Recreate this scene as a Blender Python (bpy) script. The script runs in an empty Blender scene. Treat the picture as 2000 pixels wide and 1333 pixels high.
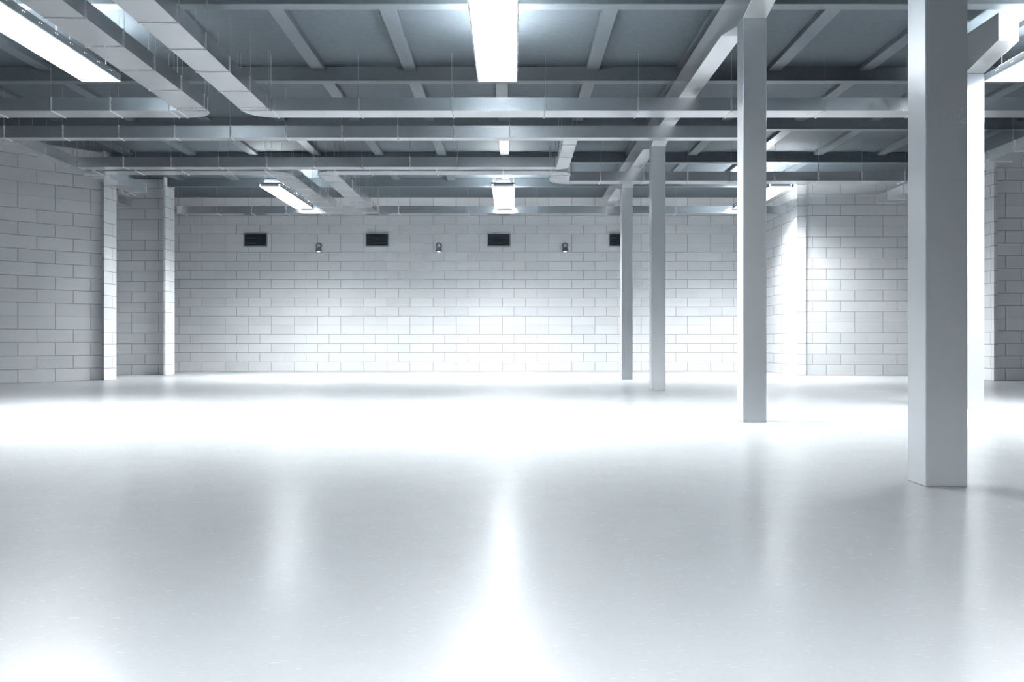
import bpy, bmesh, math, random
from mathutils import Vector

random.seed(7)
scene = bpy.context.scene
COL = scene.collection
PI = math.pi
F, HX, HY = 32.0 / 36.0 * 2000.0, 1000.0, 666.5      # focal length in pixels, image centre
ZB, ZT = 4.83, 5.05                                   # ducts: underside, top
ZC, ZJ, ZX, ZM = 5.78, 5.70, 5.53, 5.142              # ceiling, joist, crossbeam, main beam undersides
CROSS = [12.23 + 3.6 * k for k in range(5)]
CW = 0.21

# ------------------------------------------------------------------ mesh builder
class MB:
    def __init__(self):
        self.v, self.f, self.uv = [], [], {}
    def box(self, x0, x1, y0, y1, z0, z1):
        b = len(self.v)
        for z in (z0, z1):
            for x, y in ((x0, y0), (x1, y0), (x1, y1), (x0, y1)):
                self.v.append((x, y, z))
        for q in ((3, 2, 1, 0), (4, 5, 6, 7), (0, 1, 5, 4), (1, 2, 6, 5), (2, 3, 7, 6), (3, 0, 4, 7)):
            self.f.append(tuple(b + i for i in q))
        return self
    def prism(self, pts, z0, z1, anchors=None, L=0.7694, row=0.3068):
        """counter-clockwise outline in plan, with block-course coordinates on the sides"""
        n, b = len(pts), len(self.v)
        for z in (z0, z1):
            for x, y in pts:
                self.v.append((x, y, z))
        self.f.append(tuple(b + i for i in reversed(range(n))))
        self.f.append(tuple(b + n + i for i in range(n)))
        for i in range(n):
            j = (i + 1) % n
            p, q = Vector(pts[i]), Vector(pts[j])
            d = (q - p).normalized()
            a, l, r = p, L, row
            if anchors and i in anchors:
                a, l, r = anchors[i]
                a = Vector(a)
            up, uq = (p - a).dot(d) / l, (q - a).dot(d) / l
            self.uv[len(self.f)] = ((up, z0 / r), (uq, z0 / r), (uq, z1 / r), (up, z1 / r))
            self.f.append((b + i, b + j, b + n + j, b + n + i))
        return self
    def profile_x(self, yz, x0, x1):
        """outline in the Y-Z plane, extruded along X"""
        n, b = len(yz), len(self.v)
        for x in (x0, x1):
            for y, z in yz:
                self.v.append((x, y, z))
        self.f.append(tuple(b + i for i in range(n)))
        self.f.append(tuple(b + n + i for i in reversed(range(n))))
        for i in range(n):
            j = (i + 1) % n
            self.f.append((b + j, b + i, b + n + i, b + n + j))
        return self
    def frustum(self, b4, t4):
        """quad b4 to quad t4"""
        b = len(self.v)
        self.v += list(b4) + list(t4)
        for q in ((3, 2, 1, 0), (4, 5, 6, 7), (0, 1, 5, 4), (1, 2, 6, 5), (2, 3, 7, 6), (3, 0, 4, 7)):
            self.f.append(tuple(b + i for i in q))
        return self
    def rings(self, rings, cap0=True, cap1=True):
        """lofts a list of closed rings with equal vertex counts"""
        n, b = len(rings[0]), len(self.v)
        for r in rings:
            self.v += list(r)
        for k in range(len(rings) - 1):
            for i in range(n):
                j = (i + 1) % n
                self.f.append((b + k * n + i, b + k * n + j, b + (k + 1) * n + j, b + (k + 1) * n + i))
        if cap0: self.f.append(tuple(b + i for i in reversed(range(n))))
        if cap1: self.f.append(tuple(b + (len(rings) - 1) * n + i for i in range(n)))
        return self
    def rod(self, x, y, z0, z1, r=0.003, n=6):
        c = [(x + r * math.cos(2 * PI * i / n), y + r * math.sin(2 * PI * i / n)) for i in range(n)]
        return self.rings([[(a, b, z0) for a, b in c], [(a, b, z1) for a, b in c]])
    def build(self, name, mat, parent=None, origin=None, bevel=0.0, seg=2, smooth=False):
        if origin is None:
            xs, ys, zs = zip(*self.v)
            origin = ((min(xs) + max(xs)) / 2, (min(ys) + max(ys)) / 2, min(zs))
        o = Vector(origin)
        me = bpy.data.meshes.new(name)
        me.from_pydata([tuple(Vector(p) - o) for p in self.v], [], self.f)
        if self.uv:
            lay = me.uv_layers.new(name='UVMap')
            for fi, quad in self.uv.items():
                for k, li in enumerate(me.polygons[fi].loop_indices):
                    lay.data[li].uv = quad[k]
        bm = bmesh.new(); bm.from_mesh(me)
        bmesh.ops.recalc_face_normals(bm, faces=bm.faces)
        bm.to_mesh(me); bm.free()
        if smooth:
            for p in me.polygons: p.use_smooth = True
        me.materials.append(mat)
        ob = bpy.data.objects.new(name, me)
        COL.objects.link(ob)
        if parent is not None:
            ob.parent = parent
            ob.location = o - Vector(parent.location)
        else:
            ob.location = o
        if bevel:
            m = ob.modifiers.new('edge', 'BEVEL')
            m.width, m.segments, m.limit_method = bevel, seg, 'ANGLE'
        return ob

def tag(o, label, cat, group=None):
    o['label'], o['category'] = label, cat
    if group: o['group'] = group
    return o

def thing(name, label, cat, loc, group=None):
    o = bpy.data.objects.new(name, None)
    COL.objects.link(o)
    o.location = loc
    o.empty_display_size = 0.2
    return tag(o, label, cat, group)

def structure(o):
    o['kind'] = 'structure'
    return o

def copy_part(o, parent, offset=None, at=None):
    c = o.copy(); COL.objects.link(c); c.parent = parent
    if at is not None: c.location = at
    elif offset is not None: c.location = o.location + Vector(offset)
    return c

# ------------------------------------------------------------------ materials
def new_mat(name):
    m = bpy.data.materials.new(name); m.use_nodes = True
    nt = m.node_tree
    return m, nt, nt.nodes['Principled BSDF']

def N(nt, kind, **kw):
    n = nt.nodes.new(kind)
    for k, v in kw.items(): setattr(n, k, v)
    return n

def M(nt, op, a, b=None, c=None):
    n = N(nt, 'ShaderNodeMath', operation=op)
    for i, x in enumerate((a, b, c)):
        if x is None: continue
        if isinstance(x, (int, float)): n.inputs[i].default_value = x
        else: nt.links.new(x, n.inputs[i])
    return n.outputs[0]

def noise(nt, scale, detail=3.0, rough=0.55, stretch=None):
    g = N(nt, 'ShaderNodeNewGeometry')
    v = g.outputs['Position']
    if stretch:
        mp = N(nt, 'ShaderNodeMapping'); mp.inputs['Scale'].default_value = stretch
        nt.links.new(v, mp.inputs['Vector']); v = mp.outputs['Vector']
    n = N(nt, 'ShaderNodeTexNoise')
    n.inputs['Scale'].default_value, n.inputs['Detail'].default_value, n.inputs['Roughness'].default_value = scale, detail, rough
    nt.links.new(v, n.inputs['Vector'])
    return n.outputs['Fac']

def ramp(nt, fac, stops):
    r = N(nt, 'ShaderNodeValToRGB')
    el = r.color_ramp.elements
    while len(el) < len(stops): el.new(0.5)
    for e, (p, c) in zip(el, stops):
        e.position = p
        e.color = (*c, 1) if isinstance(c, tuple) else (c, c, c, 1)
    nt.links.new(fac, r.inputs['Fac'])
    return r.outputs['Color']

def mix(nt, fac, a, b, mode='MIX'):
    n = N(nt, 'ShaderNodeMix', data_type='RGBA', blend_type=mode)
    for key, x in (('Factor', fac), ('A', a), ('B', b)):
        s = [i for i in n.inputs if i.name == key and (i.type == 'RGBA' or key == 'Factor')][0]
        if isinstance(x, (int, float)): s.default_value = x
        elif isinstance(x, tuple): s.default_value = (*x, 1)
        else: nt.links.new(x, s)
    return [o for o in n.outputs if o.type == 'RGBA'][0]

def bump(nt, bsdf, height, strength, dist=0.01):
    b = N(nt, 'ShaderNodeBump')
    b.inputs['Strength'].default_value, b.inputs['Distance'].default_value = strength, dist
    nt.links.new(height, b.inputs['Height'])
    nt.links.new(b.outputs['Normal'], bsdf.inputs['Normal'])

def metal(name, c, rough, metallic=1.0, var=0.12, grain=60.0, bmp=0.06):
    m, nt, b = new_mat(name)
    n1, n2 = noise(nt, 1.1, 3), noise(nt, grain, 2, 0.7)
    s = M(nt, 'ADD', M(nt, 'MULTIPLY', n1, 0.6), M(nt, 'MULTIPLY', n2, 0.4))
    nt.links.new(ramp(nt, s, [(0.3, tuple(x * (1 - var) for x in c)), (0.7, tuple(min(1, x * (1 + var)) for x in c))]), b.inputs['Base Color'])
    rr = M(nt, 'MULTIPLY_ADD', s, 0.08, rough - 0.04)
    nt.links.new(rr, b.inputs['Roughness'])
    b.inputs['Metallic'].default_value = metallic
    if bmp: bump(nt, b, n2, bmp, 0.004)
    return m

def matte(name, c, rough=0.6, spec=0.5, var=0.1, sc=3.0):
    m, nt, b = new_mat(name)
    s = noise(nt, sc, 5)
    nt.links.new(ramp(nt, s, [(0.3, tuple(x * (1 - var) for x in c)), (0.7, tuple(min(1, x * (1 + var)) for x in c))]), b.inputs['Base Color'])
    b.inputs['Roughness'].default_value = rough
    b.inputs['Specular IOR Level'].default_value = spec
    return m

def emit(name, c, strength):
    m, nt, b = new_mat(name)
    b.inputs['Base Color'].default_value = (0.8, 0.8, 0.8, 1)
    b.inputs['Emission Color'].default_value = (*c, 1)
    b.inputs['Emission Strength'].default_value = strength
    return m

def block_wall():
    m, nt, b = new_mat('concrete_block')
    uv = N(nt, 'ShaderNodeUVMap'); uv.uv_map = 'UVMap'
    sp = N(nt, 'ShaderNodeSeparateXYZ'); nt.links.new(uv.outputs['UV'], sp.inputs['Vector'])
    u, v = sp.outputs['X'], sp.outputs['Y']
    row = M(nt, 'FLOOR', v)
    rm = M(nt, 'FLOORED_MODULO', row, 9.0)
    isb = None
    for k in (1, 3, 6, 8):
        c = M(nt, 'COMPARE', rm, float(k), 0.2)
        isb = c if isb is None else M(nt, 'ADD', isb, c)
    da = M(nt, 'ABSOLUTE', M(nt, 'SUBTRACT', u, M(nt, 'ROUND', u)))
    us = M(nt, 'SUBTRACT', u, 0.5)
    kb = M(nt, 'ROUND', us)
    miss = M(nt, 'COMPARE', M(nt, 'FLOORED_MODULO', kb, 3.0), 1.0, 0.2)
    db = M(nt, 'ADD', M(nt, 'ABSOLUTE', M(nt, 'SUBTRACT', us, kb)), miss)
    du = M(nt, 'ADD', M(nt, 'MULTIPLY', db, isb), M(nt, 'MULTIPLY', da, M(nt, 'SUBTRACT', 1.0, isb)))
    du = M(nt, 'MULTIPLY', du, 0.77)
    rv = M(nt, 'ROUND', v)
    faint = M(nt, 'COMPARE', M(nt, 'FLOORED_MODULO', rv, 9.0), 5.0, 0.2)
    dv = M(nt, 'MULTIPLY', M(nt, 'ABSOLUTE', M(nt, 'SUBTRACT', v, rv)), 0.306)
    dv = M(nt, 'ADD', dv, M(nt, 'MULTIPLY', faint, 0.006))
    d = M(nt, 'MINIMUM', du, dv)
    mr = N(nt, 'ShaderNodeMapRange', interpolation_type='SMOOTHSTEP')
    mr.inputs['From Min'].default_value, mr.inputs['From Max'].default_value = 0.005, 0.013
    mr.inputs['To Min'].default_value, mr.inputs['To Max'].default_value = 1.0, 0.0
    nt.links.new(d, mr.inputs['Value'])
    mort = mr.outputs['Result']
    # tone of each block and soft stains
    cid = N(nt, 'ShaderNodeCombineXYZ')
    uu = M(nt, 'FLOOR', M(nt, 'ADD', u, M(nt, 'MULTIPLY', isb, 0.5)))
    nt.links.new(uu, cid.inputs[0]); nt.links.new(row, cid.inputs[1])
    wn = N(nt, 'ShaderNodeTexWhiteNoise', noise_dimensions='2D')
    nt.links.new(cid.outputs[0], wn.inputs['Vector'])
    stain = noise(nt, 0.8, 6, 0.6, (1.0, 1.0, 2.2))
    fine = noise(nt, 22.0, 4, 0.6)
    tone = M(nt, 'ADD', M(nt, 'MULTIPLY', wn.outputs['Value'], 0.28), M(nt, 'ADD', M(nt, 'MULTIPLY', stain, 0.5), M(nt, 'MULTIPLY', fine, 0.22)))
    col = ramp(nt, tone, [(0.25, WALL_LO), (0.5, WALL_MID), (0.75, WALL_HI)])
    col = mix(nt, M(nt, 'MULTIPLY', mort, 0.75), col, (0.20, 0.20, 0.195))
    nt.links.new(col, b.inputs['Base Color'])
    b.inputs['Roughness'].default_value = 0.62
    b.inputs['Specular IOR Level'].default_value = 0.35
    bump(nt, b, M(nt, 'SUBTRACT', M(nt, 'MULTIPLY', fine, 0.25), mort), 0.35, 0.006)
    return m

def floor_mat():
    m, nt, b = new_mat('polished_concrete')
    big, mid, fine = noise(nt, 0.35, 5, 0.6), noise(nt, 3.0, 6, 0.65), noise(nt, 40.0, 5, 0.7)
    scr = noise(nt, 1.0, 6, 0.75, (60.0, 110.0, 1.0))
    s = M(nt, 'ADD', M(nt, 'MULTIPLY', big, 0.55), M(nt, 'ADD', M(nt, 'MULTIPLY', mid, 0.2), M(nt, 'MULTIPLY', fine, 0.25)))
    col = ramp(nt, s, [(0.32, FLOOR_LO), (0.68, FLOOR_HI)])
    # short hairline scratches, two directions
    marks = None
    for rot in (0.35, -0.25):
        g = N(nt, 'ShaderNodeNewGeometry')
        mp = N(nt, 'ShaderNodeMapping'); mp.inputs['Scale'].default_value = (7.0, 90.0, 1.0); mp.inputs['Rotation'].default_value = (0, 0, rot)
        nt.links.new(g.outputs['Position'], mp.inputs['Vector'])
        nz = N(nt, 'ShaderNodeTexNoise'); nz.inputs['Scale'].default_value = 2.2; nz.inputs['Detail'].default_value = 2.0
        nt.links.new(mp.outputs['Vector'], nz.inputs['Vector'])
        k = ramp(nt, nz.outputs['Fac'], [(0.71, 0.0), (0.77, 1.0)])
        col = mix(nt, M(nt, 'MULTIPLY', k, 0.35), col, (0.20, 0.215, 0.23))
        marks = k if marks is None else M(nt, 'MAXIMUM', marks, k)
    nt.links.new(col, b.inputs['Base Color'])
    r = M(nt, 'ADD', FLOOR_ROUGH - 0.05, M(nt, 'ADD', M(nt, 'MULTIPLY', mid, 0.03), M(nt, 'MULTIPLY', scr, 0.06)))
    r = M(nt, 'MULTIPLY_ADD', marks, 0.3, r)
    nt.links.new(r, b.inputs['Roughness'])
    b.inputs['IOR'].default_value = 1.8
    b.inputs['Specular IOR Level'].default_value = FLOOR_SPEC
    bump(nt, b, M(nt, 'ADD', M(nt, 'MULTIPLY', fine, 0.5), M(nt, 'MULTIPLY', scr, 0.5)), 0.015, 0.003)
    return m

# tunables
WALL_LO, WALL_MID, WALL_HI = (0.56, 0.575, 0.59), (0.62, 0.632, 0.645), (0.675, 0.685, 0.695)
FLOOR_LO, FLOOR_HI = (0.40, 0.414, 0.433), (0.465, 0.478, 0.495)
FLOOR_ROUGH, FLOOR_SPEC = 0.225, 0.5
LAMP_DOWN, LAMP_UP, EXPOSURE = 165.0, 75.0, 0.88

m_wall = block_wall()
m_floor = floor_mat()
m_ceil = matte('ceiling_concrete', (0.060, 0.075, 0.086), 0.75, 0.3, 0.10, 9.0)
m_beam = matte('painted_steel_beam', (0.064, 0.080, 0.092), 0.5, 0.5, 0.08, 9.0)
m_main = metal('silver_beam', (0.92, 0.93, 0.94), 0.25, 0.7, 0.03, 70, 0)
m_column = metal('brushed_column', (0.82, 0.85, 0.87), 0.26, 0.5, 0.03, 140, 0)
m_duct = metal('galvanised_duct', (0.94, 0.95, 0.96), 0.25, 1.0, 0.04, 70, 0)
m_flange = metal('bright_flange', (0.95, 0.955, 0.96), 0.28, 0.75, 0.03, 60, 0.0)
m_rod = metal('hanger_steel', (0.36, 0.38, 0.40), 0.4, 0.6, 0.05, 60, 0.0)
m_housing = matte('grey_luminaire_housing', (0.16, 0.18, 0.195), 0.5, 0.5, 0.05)
m_white = matte('white_enamel', (0.86, 0.87, 0.88), 0.4, 0.5, 0.03)
m_down = emit('lamp_glow', (0.95, 0.98, 1.0), LAMP_DOWN)
m_up = emit('upper_lamp_glow', (0.93, 0.97, 1.0), LAMP_UP)
m_slot = emit('slot_glow', (0.95, 0.98, 1.0), 2.5)
m_frame = matte('vent_frame_paint', (0.20, 0.23, 0.25), 0.5)
m_slat = matte('vent_slat_paint', (0.028, 0.036, 0.042), 0.55)
m_hole = matte('vent_dark', (0.012, 0.016, 0.02), 0.8)
m_lampbody = matte('lamp_body_paint', (0.07, 0.085, 0.10), 0.45)
m_glass = matte('frosted_lamp_glass', (0.36, 0.40, 0.44), 0.2, 0.6)
m_bulb = emit('small_bulb_glow', (0.97, 0.98, 1.0), 0.5)

# ------------------------------------------------------------------ room shell
def ray_on_line(px, p, d):
    """plan point where the camera column px meets the line p + t d"""
    k = (px - HX) / F
    t = (k * p[1] - p[0]) / (d[0] - k * d[1])
    return (p[0] + t * d[0], p[1] + t * d[1])

fl = MB().box(-16, 16, -8.3, 31, -0.15, 0.0).build('floor', m_floor); structure(fl)
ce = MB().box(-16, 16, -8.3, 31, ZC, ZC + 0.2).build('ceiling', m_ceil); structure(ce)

def wall(name, pts, anchors=None, **kw):
    return structure(MB().prism(pts, 0.0, ZC, anchors, **kw).build(name, m_wall, origin=(pts[0][0], pts[0][1], 0)))

# slanted wall on the left, its thick end shows as a bright reveal
A = (-10.36, 23.0)
j0, j1, j2 = (ray_on_line(p, A, (1.0, 1.0)) for p in (30.5, 107.9, 173.5))
Ls = (Vector(j2) - Vector(j0)).length / 2
Wl = (-14.0, 19.36)
wall('wall_left_slanted', [Wl, A, (-10.25, 22.87), (-10.19, 23.45), (-10.72, 23.45), (-14.3, 19.9)], {0: (j1, Ls, 0.3205)})
wall('wall_left', [(-14.0, -8.0), (-14.0, 19.36), (-14.4, 19.6), (-14.4, -8.0)])
wall('wall_left_recess', [(-12.3, 21.6), (-12.3, 26.9), (-12.6, 26.9), (-12.6, 21.4)])
bj = ray_on_line(280 / 1.0, (-11, 26.9), (1.0, 0.0))
wall('wall_left_pier', [(-12.6, 26.9), (-10.17, 26.9), (-10.155, 26.5), (-10.09, 26.5), (-10.09, 27.22), (-12.6, 27.22)],
     {0: (ray_on_line(256.6, (-11, 26.9), (1.0, 0.0)), 0.805, 0.3065)})
wall('wall_left_inner', [(-12.3, 27.22), (-12.3, 30.3), (-12.6, 30.3), (-12.6, 27.22)])
aj = ray_on_line(349.4, (0, 30.3), (1.0, 0.0))
wall('wall_back', [(-12.6, 30.3), (8.7, 30.3), (8.7, 30.7), (-12.6, 30.7)], {0: (aj, 0.7694, 0.3045)})
YR = 26.35
wall('wall_right_side', [(8.29, 30.3), (8.29, YR + 0.3), (8.6, YR + 0.3), (8.6, 30.3)], {0: ((8.29, 28.0), 1.7, 0.3045)})
wall('wall_right_pier', [(8.24, YR - 0.06), (8.49, YR - 0.06), (8.49, YR), (14.4, YR), (14.4, YR + 0.3), (8.24, YR + 0.3)],
     {2: (ray_on_line(1614.2, (0, YR), (1.0, 0.0)), 0.817, 0.309)})
wall('wall_right_front', [(12.02, 22.70), (12.11, 22.70), (12.11, 22.8), (14.4, 22.8), (14.4, 23.22), (12.0, 23.22), (12.0, 22.80)],
     {2: (ray_on_line(1963.5, (0, 22.8), (1.0, 0.0)), 0.80, 0.314)})
wall('wall_right', [(14.0, 26.35), (14.0, -8.0), (14.4, -8.0), (14.4, 26.35)])
wall('wall_rear', [(14.4, -8.0), (-14.4, -8.0), (-14.4, -8.4), (14.4, -8.4)])

# ------------------------------------------------------------------ columns and main beams
CX0, CX1, CD = 2.835, 3.125, 0.285
ROW = [('nearest the camera, standing alone in front', 6.24), ('second from the camera, at mid-floor', 11.17),
       ('third from the camera, in front of the back wall', 18.52), ('farthest from the camera, beside the rightmost wall vent', 23.55)]
HD, HL = 0.177, 0.9
for words, y in ROW:
    c = MB().box(CX0, CX1, y, y + CD, 0, ZM - HD).build('steel_column', m_column, bevel=0.008, seg=3)
    tag(c, 'square brushed steel column ' + words, 'column', 'steel columns in a row')
c = MB().box(6.70, 6.99, 13.47, 13.47 + CD, 0, ZM - HD).build('steel_column', m_column, bevel=0.008, seg=3)
tag(c, 'square steel column partly hidden behind the nearest column, at right', 'column')

def haunched(cols, y0, y1):
    low = [(y0, ZM)]
    for y in cols:
        if y - HL > y0: low.append((y - HL, ZM))
        low += [(y, ZM - HD), (y + CD, ZM - HD), (y + CD + HL, ZM)]
    low.append((y1, ZM))
    if abs(low[-1][0] - low[-2][0]) < 1e-4: low.pop()
    return low + [(y1, ZX), (y0, ZX)]
b = MB().profile_x(haunched([y for _, y in ROW], 4.4, 30.29), CX0, CX1).build('main_beam', m_main, bevel=0.006)
tag(b, 'long haunched steel beam running along on top of the column row', 'beam')
b = MB().profile_x(haunched([13.47], 13.47 - HL - 0.03, 13.47 + CD + HL), 6.70, 6.99).build('bracket_beam', m_main, bevel=0.006)
tag(b, 'short bright bracket beam on top of the right-hand half-hidden column', 'beam')

# ------------------------------------------------------------------ crossbeams and joists
ORD = ['first', 'second', 'third', 'fourth', 'fifth', 'sixth', 'seventh', 'eighth', 'ninth']
CBW = ['nearest the camera, along the top edge of the photo', 'second from the camera, behind the big hanging light',
       'third from the camera, between the two long front ducts', 'fourth from the camera, with a very dark shaded face',
       'fifth from the camera, closest to the back wall']
XL = [(-13.99, 13.99), (-13.99, 13.99), (-13.72, 13.99), (-10.18, 11.97), (-10.08, 8.28)]
for k, y in enumerate(CROSS):
    b = MB().box(XL[k][0], XL[k][1], y, y + CW, ZX, ZC - 0.002).build('crossbeam', m_beam, bevel=0.006)
    tag(b, 'grey ceiling crossbeam ' + CBW[k], 'beam', 'crossbeams under the ceiling')

JX0, JS, JW = -0.30, 1.583, 0.225
for bay in range(4):
    ya, yb = CROSS[bay] + CW, CROSS[bay + 1]
    for k in range(-6, 8):
        x = JX0 + JS * k
        # only the joists that the photograph can see something of, and one more at each side
        reach = 1.12 * 1000 / F * yb + 0.4
        if x + JW < -reach or x > reach: continue
        if bay == 3 and (x < -12.0 or x > 8.0): continue
        if x + JW > 13.9 or x < -13.4: continue
        d = k - 2
        where = 'directly above the column row' if d == 0 else '%s one %s of the column row' % (ORD[abs(d) - 1], 'left' if d < 0 else 'right')
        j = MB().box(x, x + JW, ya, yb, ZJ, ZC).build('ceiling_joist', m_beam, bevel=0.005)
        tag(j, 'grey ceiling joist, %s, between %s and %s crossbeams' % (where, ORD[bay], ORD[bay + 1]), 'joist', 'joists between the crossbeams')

# ------------------------------------------------------------------ ducts
def rod_top(x, y):
    if (CX0 - 0.02 < x < CX1 + 0.02) and y > 4.3: return ZM
    for c in CROSS:
        if c - 0.02 < y < c + CW + 0.02: return ZX
    if CROSS[0] + CW < y < CROSS[4]:
        q = (x - JX0) % JS
        if q < JW + 0.01 or q > JS - 0.01: return ZJ
    return ZC

def ring_x(w, t=0.022, p=0.009):      # flange across a duct that runs along Y, centred at 0
    m = MB(); h = ZT - ZB
    m.box(-w / 2 - p, w / 2 + p, -t / 2, t / 2, -p, 0.0015); m.box(-w / 2 - p, w / 2 + p, -t / 2, t / 2, h - 0.0015, h + p)
    m.box(-w / 2 - p, -w / 2 + 0.0015, -t / 2, t / 2, 0.0015, h - 0.0015); m.box(w / 2 - 0.0015, w / 2 + p, -t / 2, t / 2, 0.0015, h - 0.0015)
    return m
def ring_y(w, t=0.022, p=0.009):
    m = MB(); h = ZT - ZB
    m.box(-t / 2, t / 2, -w / 2 - p, w / 2 + p, -p, 0.0015); m.box(-t / 2, t / 2, -w / 2 - p, w / 2 + p, h - 0.0015, h + p)
    m.box(-t / 2, t / 2, -w / 2 - p, -w / 2 + 0.0015, 0.0015, h - 0.0015); m.box(-t / 2, t / 2, w / 2 - 0.0015, w / 2 + p, 0.0015, h - 0.0015)
    return m

class Duct:
    def __init__(self, label, loc):
        self.t = thing('ventilation_duct', label, 'duct', (loc[0], loc[1], ZB), 'galvanised ventilation ducts')
        self.fl, self.rods = {}, {}
    def flange(self, axis, x, y, w):
        key = (axis, round(w, 3))
        loc = Vector((x, y, ZB)) - self.t.location
        if key not in self.fl:
            self.fl[key] = (ring_x if axis == 'y' else ring_y)(w).build('flange', m_flange, self.t, origin=(0, 0, 0))
            self.fl[key].location = loc
            self.fl[key]['label'] = 'bright raised joint flange'
        else:
            copy_part(self.fl[key], self.t, at=loc)
        e = w / 2 + 0.007 + 0.004
        for s in ((-1, 1) if axis == 'y' else (-1,)):
            rx, ry = (x + s * e, y) if axis == 'y' else (x, y + s * e)
            top = rod_top(rx, ry)
            rl = Vector((rx, ry, ZB + 0.01)) - self.t.location
            if top not in self.rods:
                self.rods[top] = MB().rod(0, 0, 0, top - ZB - 0.01).build('hanger_rod', m_rod, self.t, origin=(0, 0, 0))
                self.rods[top].location = rl
                self.rods[top]['label'] = 'thin hanger rod up to the ceiling'
            else:
                copy_part(self.rods[top], self.t, at=rl)
    def run(self, x0, x1, y0, y1, axis, first=None, step=1.04, ends=(True, True)):
        MB().box(x0, x1, y0, y1, ZB, ZT).build('straight_run', m_duct, self.t)
        a, b = (y0, y1) if axis == 'y' else (x0, x1)
        w = (x1 - x0) if axis == 'y' else (y1 - y0)
        pos = []
        if ends[0]: pos.append(a + 0.02)
        if ends[1]: pos.append(b - 0.02)
        p = (first if first is not None else b - 0.2)
        while p > a + 0.15:
            if p < b - 0.12: pos.append(p)
            p -= step
        for p in pos:
            if axis == 'y': self.flange('y', (x0 + x1) / 2, p, w)
            else: self.flange('x', p, (y0 + y1) / 2, w)
        return self
    def elbow(self, cx, cy, rx, ry, q, n=14):
        pts = [(cx, cy)]
        for i in range(n + 1):
            a = (q + i / n) * PI / 2
            pts.append((cx + rx * math.cos(a), cy + ry * math.sin(a)))
        m = MB(); m.prism(pts, ZB, ZT); m.uv = {}
        m.build('elbow', m_duct, self.t)
        return self

# leftmost big duct: comes from the camera side, turns to the left
d = Duct('wide duct from top left that turns left, beside the left hanging light', (-5.3, 15.3))
d.run(-5.54, -5.05, 3.0, 15.13, 'y', first=14.95, ends=(False, True)).elbow(-5.54, 15.13, 0.49, 0.47, 0)
d.run(-14.0, -5.54, 15.13, 15.60, 'x', first=-5.70, step=0.98, ends=(False, True))
# its neighbour: turns to the right, crosses the hall, turns deeper at the far right
d = Duct('wide duct from top left that turns right and crosses the whole hall', (-4.25, 15.3))
d.run(-4.49, -4.016, 3.0, 15.13, 'y', first=14.95, step=1.0, ends=(False, True)).elbow(-4.016, 15.13, 0.474, 0.47, 1)
d.run(-4.016, 10.13, 15.13, 15.60, 'x', first=6.75, step=1.55, ends=(True, False)).elbow(10.13, 15.60, 0.52, 0.47, 3)
d.run(10.13, 10.65, 15.60, 25.3, 'y', first=24.6)
# narrow loop across the middle
d = Duct('narrow duct loop crossing the middle with a short centre branch', (-9.4, 17.25))
d.run(-9.575, 4.5, 17.12, 17.39, 'x', first=-0.05, step=1.05, ends=(True, False)).elbow(-9.575, 17.39, 0.265, 0.27, 2)
d.run(-9.84, -9.575, 17.39, 20.02, 'y', first=18.7).elbow(-9.575, 20.02, 0.265, 0.31, 1)
d.run(-9.575, 0.981, 20.02, 20.33, 'x', first=-1.2, step=1.05).elbow(0.981, 20.02, 0.272, 0.31, 0)
d.run(0.981, 1.253, 17.39, 20.02, 'y', first=18.95, step=1.2, ends=(False, False))
# behind it, left: from the left recess to the back-left corner
d = Duct('wide stepped duct at left behind the narrow one, reaching the back-left corner', (-7.5, 20.75))
d.run(-11.3, -10.85, 23.95, 26.0, 'y', first=25.0, ends=(True, False)).elbow(-10.85, 23.95, 0.45, 0.45, 2)
d.run(-10.85, -9.88, 23.50, 23.95, 'x').elbow(-9.88, 23.50, 0.45, 0.45, 0)
d.run(-9.88, -9.43, 20.98, 23.50, 'y', first=22.4).elbow(-9.43, 20.98, 0.45, 0.47, 2)
d.run(-9.43, -5.54, 20.51, 20.98, 'x', first=-6.4).elbow(-5.54, 20.98, 0.49, 0.47, 3)
d.run(-5.54, -5.05, 20.98, 27.3, 'y', first=27.1).elbow(-5.54, 27.3, 0.49, 0.45, 0)
d.run(-12.2, -5.54, 27.3, 27.75, 'x', ends=(False, True))
# behind it, right: S-bend by the columns, and along the back wall
d = Duct('wide S-bend duct behind the narrow one, reaching along the back wall to the right', (-1.5, 20.75))
d.run(1.352, 10.12, 21.75, 22.20, 'x', first=9.4, ends=(True, True)).elbow(1.352, 21.75, 0.447, 0.45, 1)
d.run(0.905, 1.352, 20.98, 21.75, 'y').elbow(0.905, 20.98, 0.447, 0.47, 3)
d.run(-4.016, 0.905, 20.51, 20.98, 'x', first=-0.2, step=1.5).elbow(-4.016, 20.98, 0.454, 0.47, 2)
d.run(-4.47, -4.016, 20.98, 27.3, 'y', first=27.1).elbow(-4.016, 27.3, 0.454, 0.45, 1)
d.run(-4.016, 8.28, 27.3, 27.75, 'x', first=7.0, step=2.08, ends=(True, False))

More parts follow.
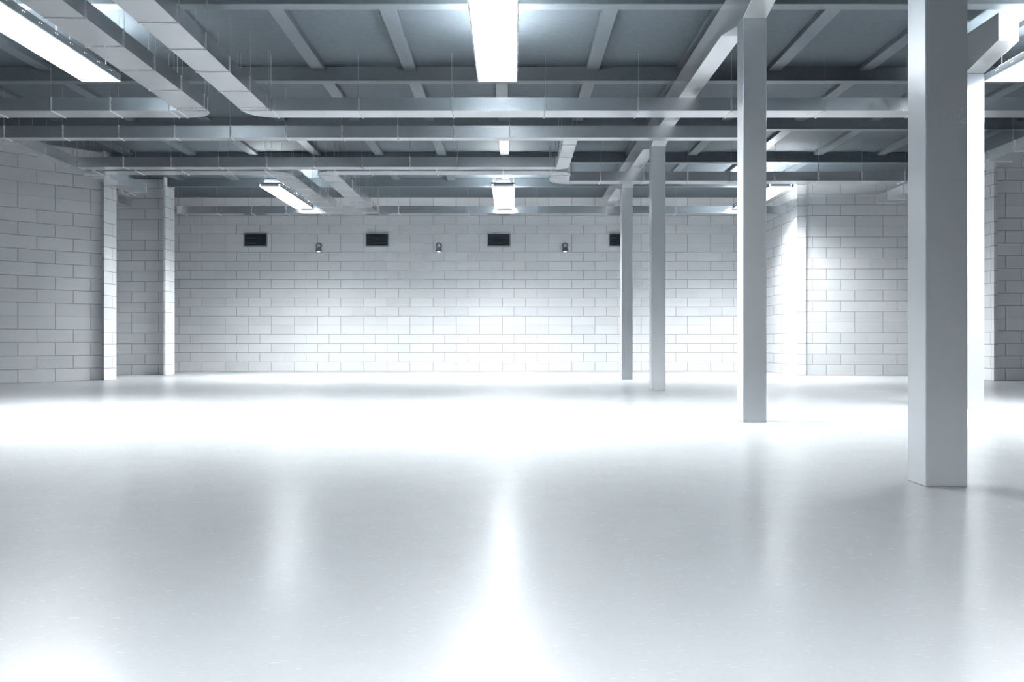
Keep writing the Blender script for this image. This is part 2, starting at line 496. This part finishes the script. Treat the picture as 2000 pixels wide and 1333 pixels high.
# ------------------------------------------------------------------ hanging louvre lights
ZF = 4.95
def hanging_light(x0, x1, y0, y1, label):
    xc, w, L = (x0 + x1) / 2, x1 - x0, y1 - y0
    t = thing('hanging_light', label, 'light', (xc, (y0 + y1) / 2, ZF), 'long louvre lights hung from the ceiling')
    h = MB()
    for s in (-1, 1):
        xe = xc + s * w / 2
        a, b = sorted((xe, xe - s * 0.014))
        h.box(a, b, y0 + 0.02, y1 - 0.02, ZF + 0.001, ZF + 0.10)
    for y in (y0 + 0.02, y1 - 0.034):
        h.box(x0 + 0.014, x1 - 0.014, y, y + 0.014, ZF + 0.045, ZF + 0.10)
    h.build('housing', m_housing, t)
    g = MB().frustum([(xc - 0.19, y0 + 0.10, ZF + 0.10), (xc + 0.19, y0 + 0.10, ZF + 0.10), (xc + 0.19, y1 - 0.10, ZF + 0.10), (xc - 0.19, y1 - 0.10, ZF + 0.10)],
                     [(xc - 0.15, y0 + 0.13, ZF + 0.20), (xc + 0.15, y0 + 0.13, ZF + 0.20), (xc + 0.15, y1 - 0.13, ZF + 0.20), (xc - 0.15, y1 - 0.13, ZF + 0.20)])
    g.build('gear_box', m_housing, t, bevel=0.01)
    r = MB()                                                  # white rim round the opening and sloped end plates
    r.box(x0, x0 + 0.02, y0, y1, ZF - 0.008, ZF + 0.002); r.box(x1 - 0.02, x1, y0, y1, ZF - 0.008, ZF + 0.002)
    r.box(x0 + 0.02, x1 - 0.02, y0, y0 + 0.02, ZF - 0.008, ZF + 0.002); r.box(x0 + 0.02, x1 - 0.02, y1 - 0.02, y1, ZF - 0.008, ZF + 0.002)
    for ya, yb in ((y0, y0 + 0.05), (y1, y1 - 0.05)):
        s = 0.012 if yb > ya else -0.012
        r.frustum([(x0 + 0.02, ya, ZF + 0.002), (x1 - 0.02, ya, ZF + 0.002), (x1 - 0.02, ya + s, ZF + 0.002), (x0 + 0.02, ya + s, ZF + 0.002)],
                  [(x0 + 0.07, yb, ZF + 0.10), (x1 - 0.07, yb, ZF + 0.10), (x1 - 0.07, yb + s, ZF + 0.10), (x0 + 0.07, yb + s, ZF + 0.10)])
    r.build('rim', m_white, t)
    lv = MB()
    n = int(L / 0.085)
    for i in range(1, n):
        y = y0 + L * i / n
        lv.box(x0 + 0.02, x1 - 0.02, y - 0.003, y + 0.003, ZF, ZF + 0.035)
    for i in range(1, 4):
        x = x0 + w * i / 4
        lv.box(x - 0.004, x + 0.004, y0 + 0.02, y1 - 0.02, ZF + 0.002, ZF + 0.036)
    lv.build('louver', m_white, t)
    MB().box(x0 + 0.02, x1 - 0.02, y0 + 0.06, y1 - 0.06, ZF + 0.045, ZF + 0.055).build('lamp_panel', m_down, t)
    for s in (-1, 1):
        a, b = sorted((xc + s * 0.20, xc + s * (w / 2 - 0.02)))
        MB().box(a, b, y0 + 0.10, y1 - 0.10, ZF + 0.075, ZF + 0.085).build('upper_lamp_panel', m_up, t)
    sl = MB()
    k = 0
    y = y0 + 0.25
    while y < y1 - 0.2:
        for s in (-1, 1):
            xe = xc + s * w / 2
            for dy in (0.0, 0.05):
                a, b = sorted((xe, xe + s * 0.003))
                sl.box(a, b, y + dy, y + dy + 0.016, ZF + 0.056, ZF + 0.063)
        y += 0.40
    sl.build('light_slot', m_slot, t)
    for s in (-1, 1):
        for q in (0.12, 0.5, 0.88):
            x, y = xc + s * (w / 2 - 0.03), y0 + L * q
            MB().rod(x, y, ZF + 0.095, rod_top(x, y), 0.005).build('hanger_rod', m_rod, t)
    return t

NY, FY, RY = (9.98, 13.84), (23.20, 27.06), (-3.24, 0.62)
hanging_light(-6.53, -5.937, *NY, 'long louvre light at top left, beside the wide duct')
hanging_light(-0.52, 0.08, *NY, 'big bright louvre light at top centre, nearest the camera')
hanging_light(7.17, 7.77, *NY, 'louvre light cut by the right edge, behind the half-hidden column')
hanging_light(-6.45, -5.91, *FY, 'small far louvre light left of the two receding ducts')
hanging_light(-0.52, 0.08, *FY, 'small far louvre light in the middle, in front of the back wall')
hanging_light(6.56, 7.15, *FY, 'small far louvre light behind the second column, beside the right wall')

hanging_light(-0.52, 0.08, *RY, 'added louvre light, out of view above the camera, in line with the top centre light')  # added fixture out of view, brightens the near floor and column fronts

# ------------------------------------------------------------------ vents and lamps on the back wall
YW = 30.3
def wx(px): return (px - HX) / F * YW
def wz(py): return 1 + (HY - py) / F * YW

VL = ['leftmost of the four, left of all wall lamps', 'second of four, between the first and second wall lamps',
      'third of four, between the second and third wall lamps', 'half hidden behind the farthest column']
for i, px in enumerate((499.4, 737.0, 974.4, 1211.8)):
    x, z0, z1 = wx(px), wz(482.7), wz(455.5)
    w = 0.79
    t = thing('wall_vent', 'dark rectangular wall vent, ' + VL[i], 'vent', (x, YW, z0), 'dark vents high on the back wall')
    f = MB(); e = 0.035
    f.box(x - w / 2, x + w / 2, YW - 0.05, YW, z0, z0 + e); f.box(x - w / 2, x + w / 2, YW - 0.05, YW, z1 - e, z1)
    f.box(x - w / 2, x - w / 2 + e, YW - 0.05, YW, z0 + e, z1 - e); f.box(x + w / 2 - e, x + w / 2, YW - 0.05, YW, z0 + e, z1 - e)
    f.build('frame', m_frame, t)
    MB().box(x - w / 2 + e, x + w / 2 - e, YW - 0.012, YW - 0.001, z0 + e, z1 - e).build('dark_backing', m_hole, t)
    s = MB(); n = 9
    for k in range(n):
        z = z0 + e + (z1 - z0 - 2 * e) * (k + 0.2) / n
        s.frustum([(x - w / 2 + e, YW - 0.045, z), (x + w / 2 - e, YW - 0.045, z), (x + w / 2 - e, YW - 0.015, z + 0.022), (x - w / 2 + e, YW - 0.015, z + 0.022)],
                  [(x - w / 2 + e, YW - 0.045, z + 0.006), (x + w / 2 - e, YW - 0.045, z + 0.006), (x + w / 2 - e, YW - 0.015, z + 0.028), (x - w / 2 + e, YW - 0.015, z + 0.028)])
    s.build('louver', m_slat, t)

LL = ['left one of the three', 'middle one of the three', 'right one of the three, nearest the columns']
for i, px in enumerate((623.6, 857.4, 1103.4)):
    x, zc = wx(px), wz(480.6)
    t = thing('wall_lamp', 'small dark round wall lamp with flared shade, ' + LL[i], 'lamp', (x, YW, wz(492.5)), 'small lamps on the back wall')
    n = 24
    def circ(r, y, z=zc): return [(x + r * math.cos(2 * PI * k / n), y, z + r * math.sin(2 * PI * k / n)) for k in range(n)]
    MB().rings([circ(0.085, YW), circ(0.085, YW - 0.04), circ(0.07, YW - 0.05)]).build('wall_plate', m_lampbody, t)
    MB().rings([circ(0.072, YW - 0.05), circ(0.100, YW - 0.055), circ(0.102, YW - 0.085), circ(0.095, YW - 0.10), circ(0.072, YW - 0.10), circ(0.072, YW - 0.05)], False, False).build('ring', m_lampbody, t)
    MB().rings([circ(0.0715, YW - 0.052), circ(0.070, YW - 0.10), circ(0.060, YW - 0.125), circ(0.038, YW - 0.142), circ(0.012, YW - 0.148)]).build('glass', m_glass, t, smooth=True)
    zt, zb = wz(485.2), wz(492.0)
    def oval(rx, ry, z): return [(x + rx * math.cos(2 * PI * k / n), YW - 0.115 + ry * math.sin(2 * PI * k / n), z) for k in range(n)]
    MB().rings([oval(0.07, 0.07, zt + 0.012), oval(0.082, 0.085, zt), oval(0.115, 0.108, zb), oval(0.109, 0.102, zb), oval(0.076, 0.08, zt - 0.008)], True, True).build('shade', m_lampbody, t)
    MB().rings([oval(0.05, 0.05, zb + 0.03), oval(0.062, 0.06, zb + 0.004), oval(0.045, 0.045, zb - 0.016), oval(0.015, 0.015, zb - 0.024)]).build('bulb', m_bulb, t, smooth=True)

# ------------------------------------------------------------------ camera and view
cam = bpy.data.cameras.new('camera')
cam.lens, cam.sensor_width, cam.sensor_fit = 32.0, 36.0, 'HORIZONTAL'
cam.clip_start, cam.clip_end = 0.05, 200
co = bpy.data.objects.new('camera', cam)
COL.objects.link(co)
co.location, co.rotation_euler = (0, 0, 1.0), (PI / 2, 0, 0)
scene.camera = co

w = bpy.data.worlds.new('world'); scene.world = w
w.use_nodes = True
w.node_tree.nodes['Background'].inputs['Color'].default_value = (0.0, 0.0, 0.0, 1)
vs = scene.view_settings
vs.view_transform, vs.look, vs.exposure, vs.gamma, vs.use_curve_mapping = 'Standard', 'None', EXPOSURE, 1.0, False
cy = scene.cycles
cy.use_denoising = True
cy.max_bounces, cy.diffuse_bounces, cy.glossy_bounces = 10, 6, 5
cy.sample_clamp_indirect = 8.0
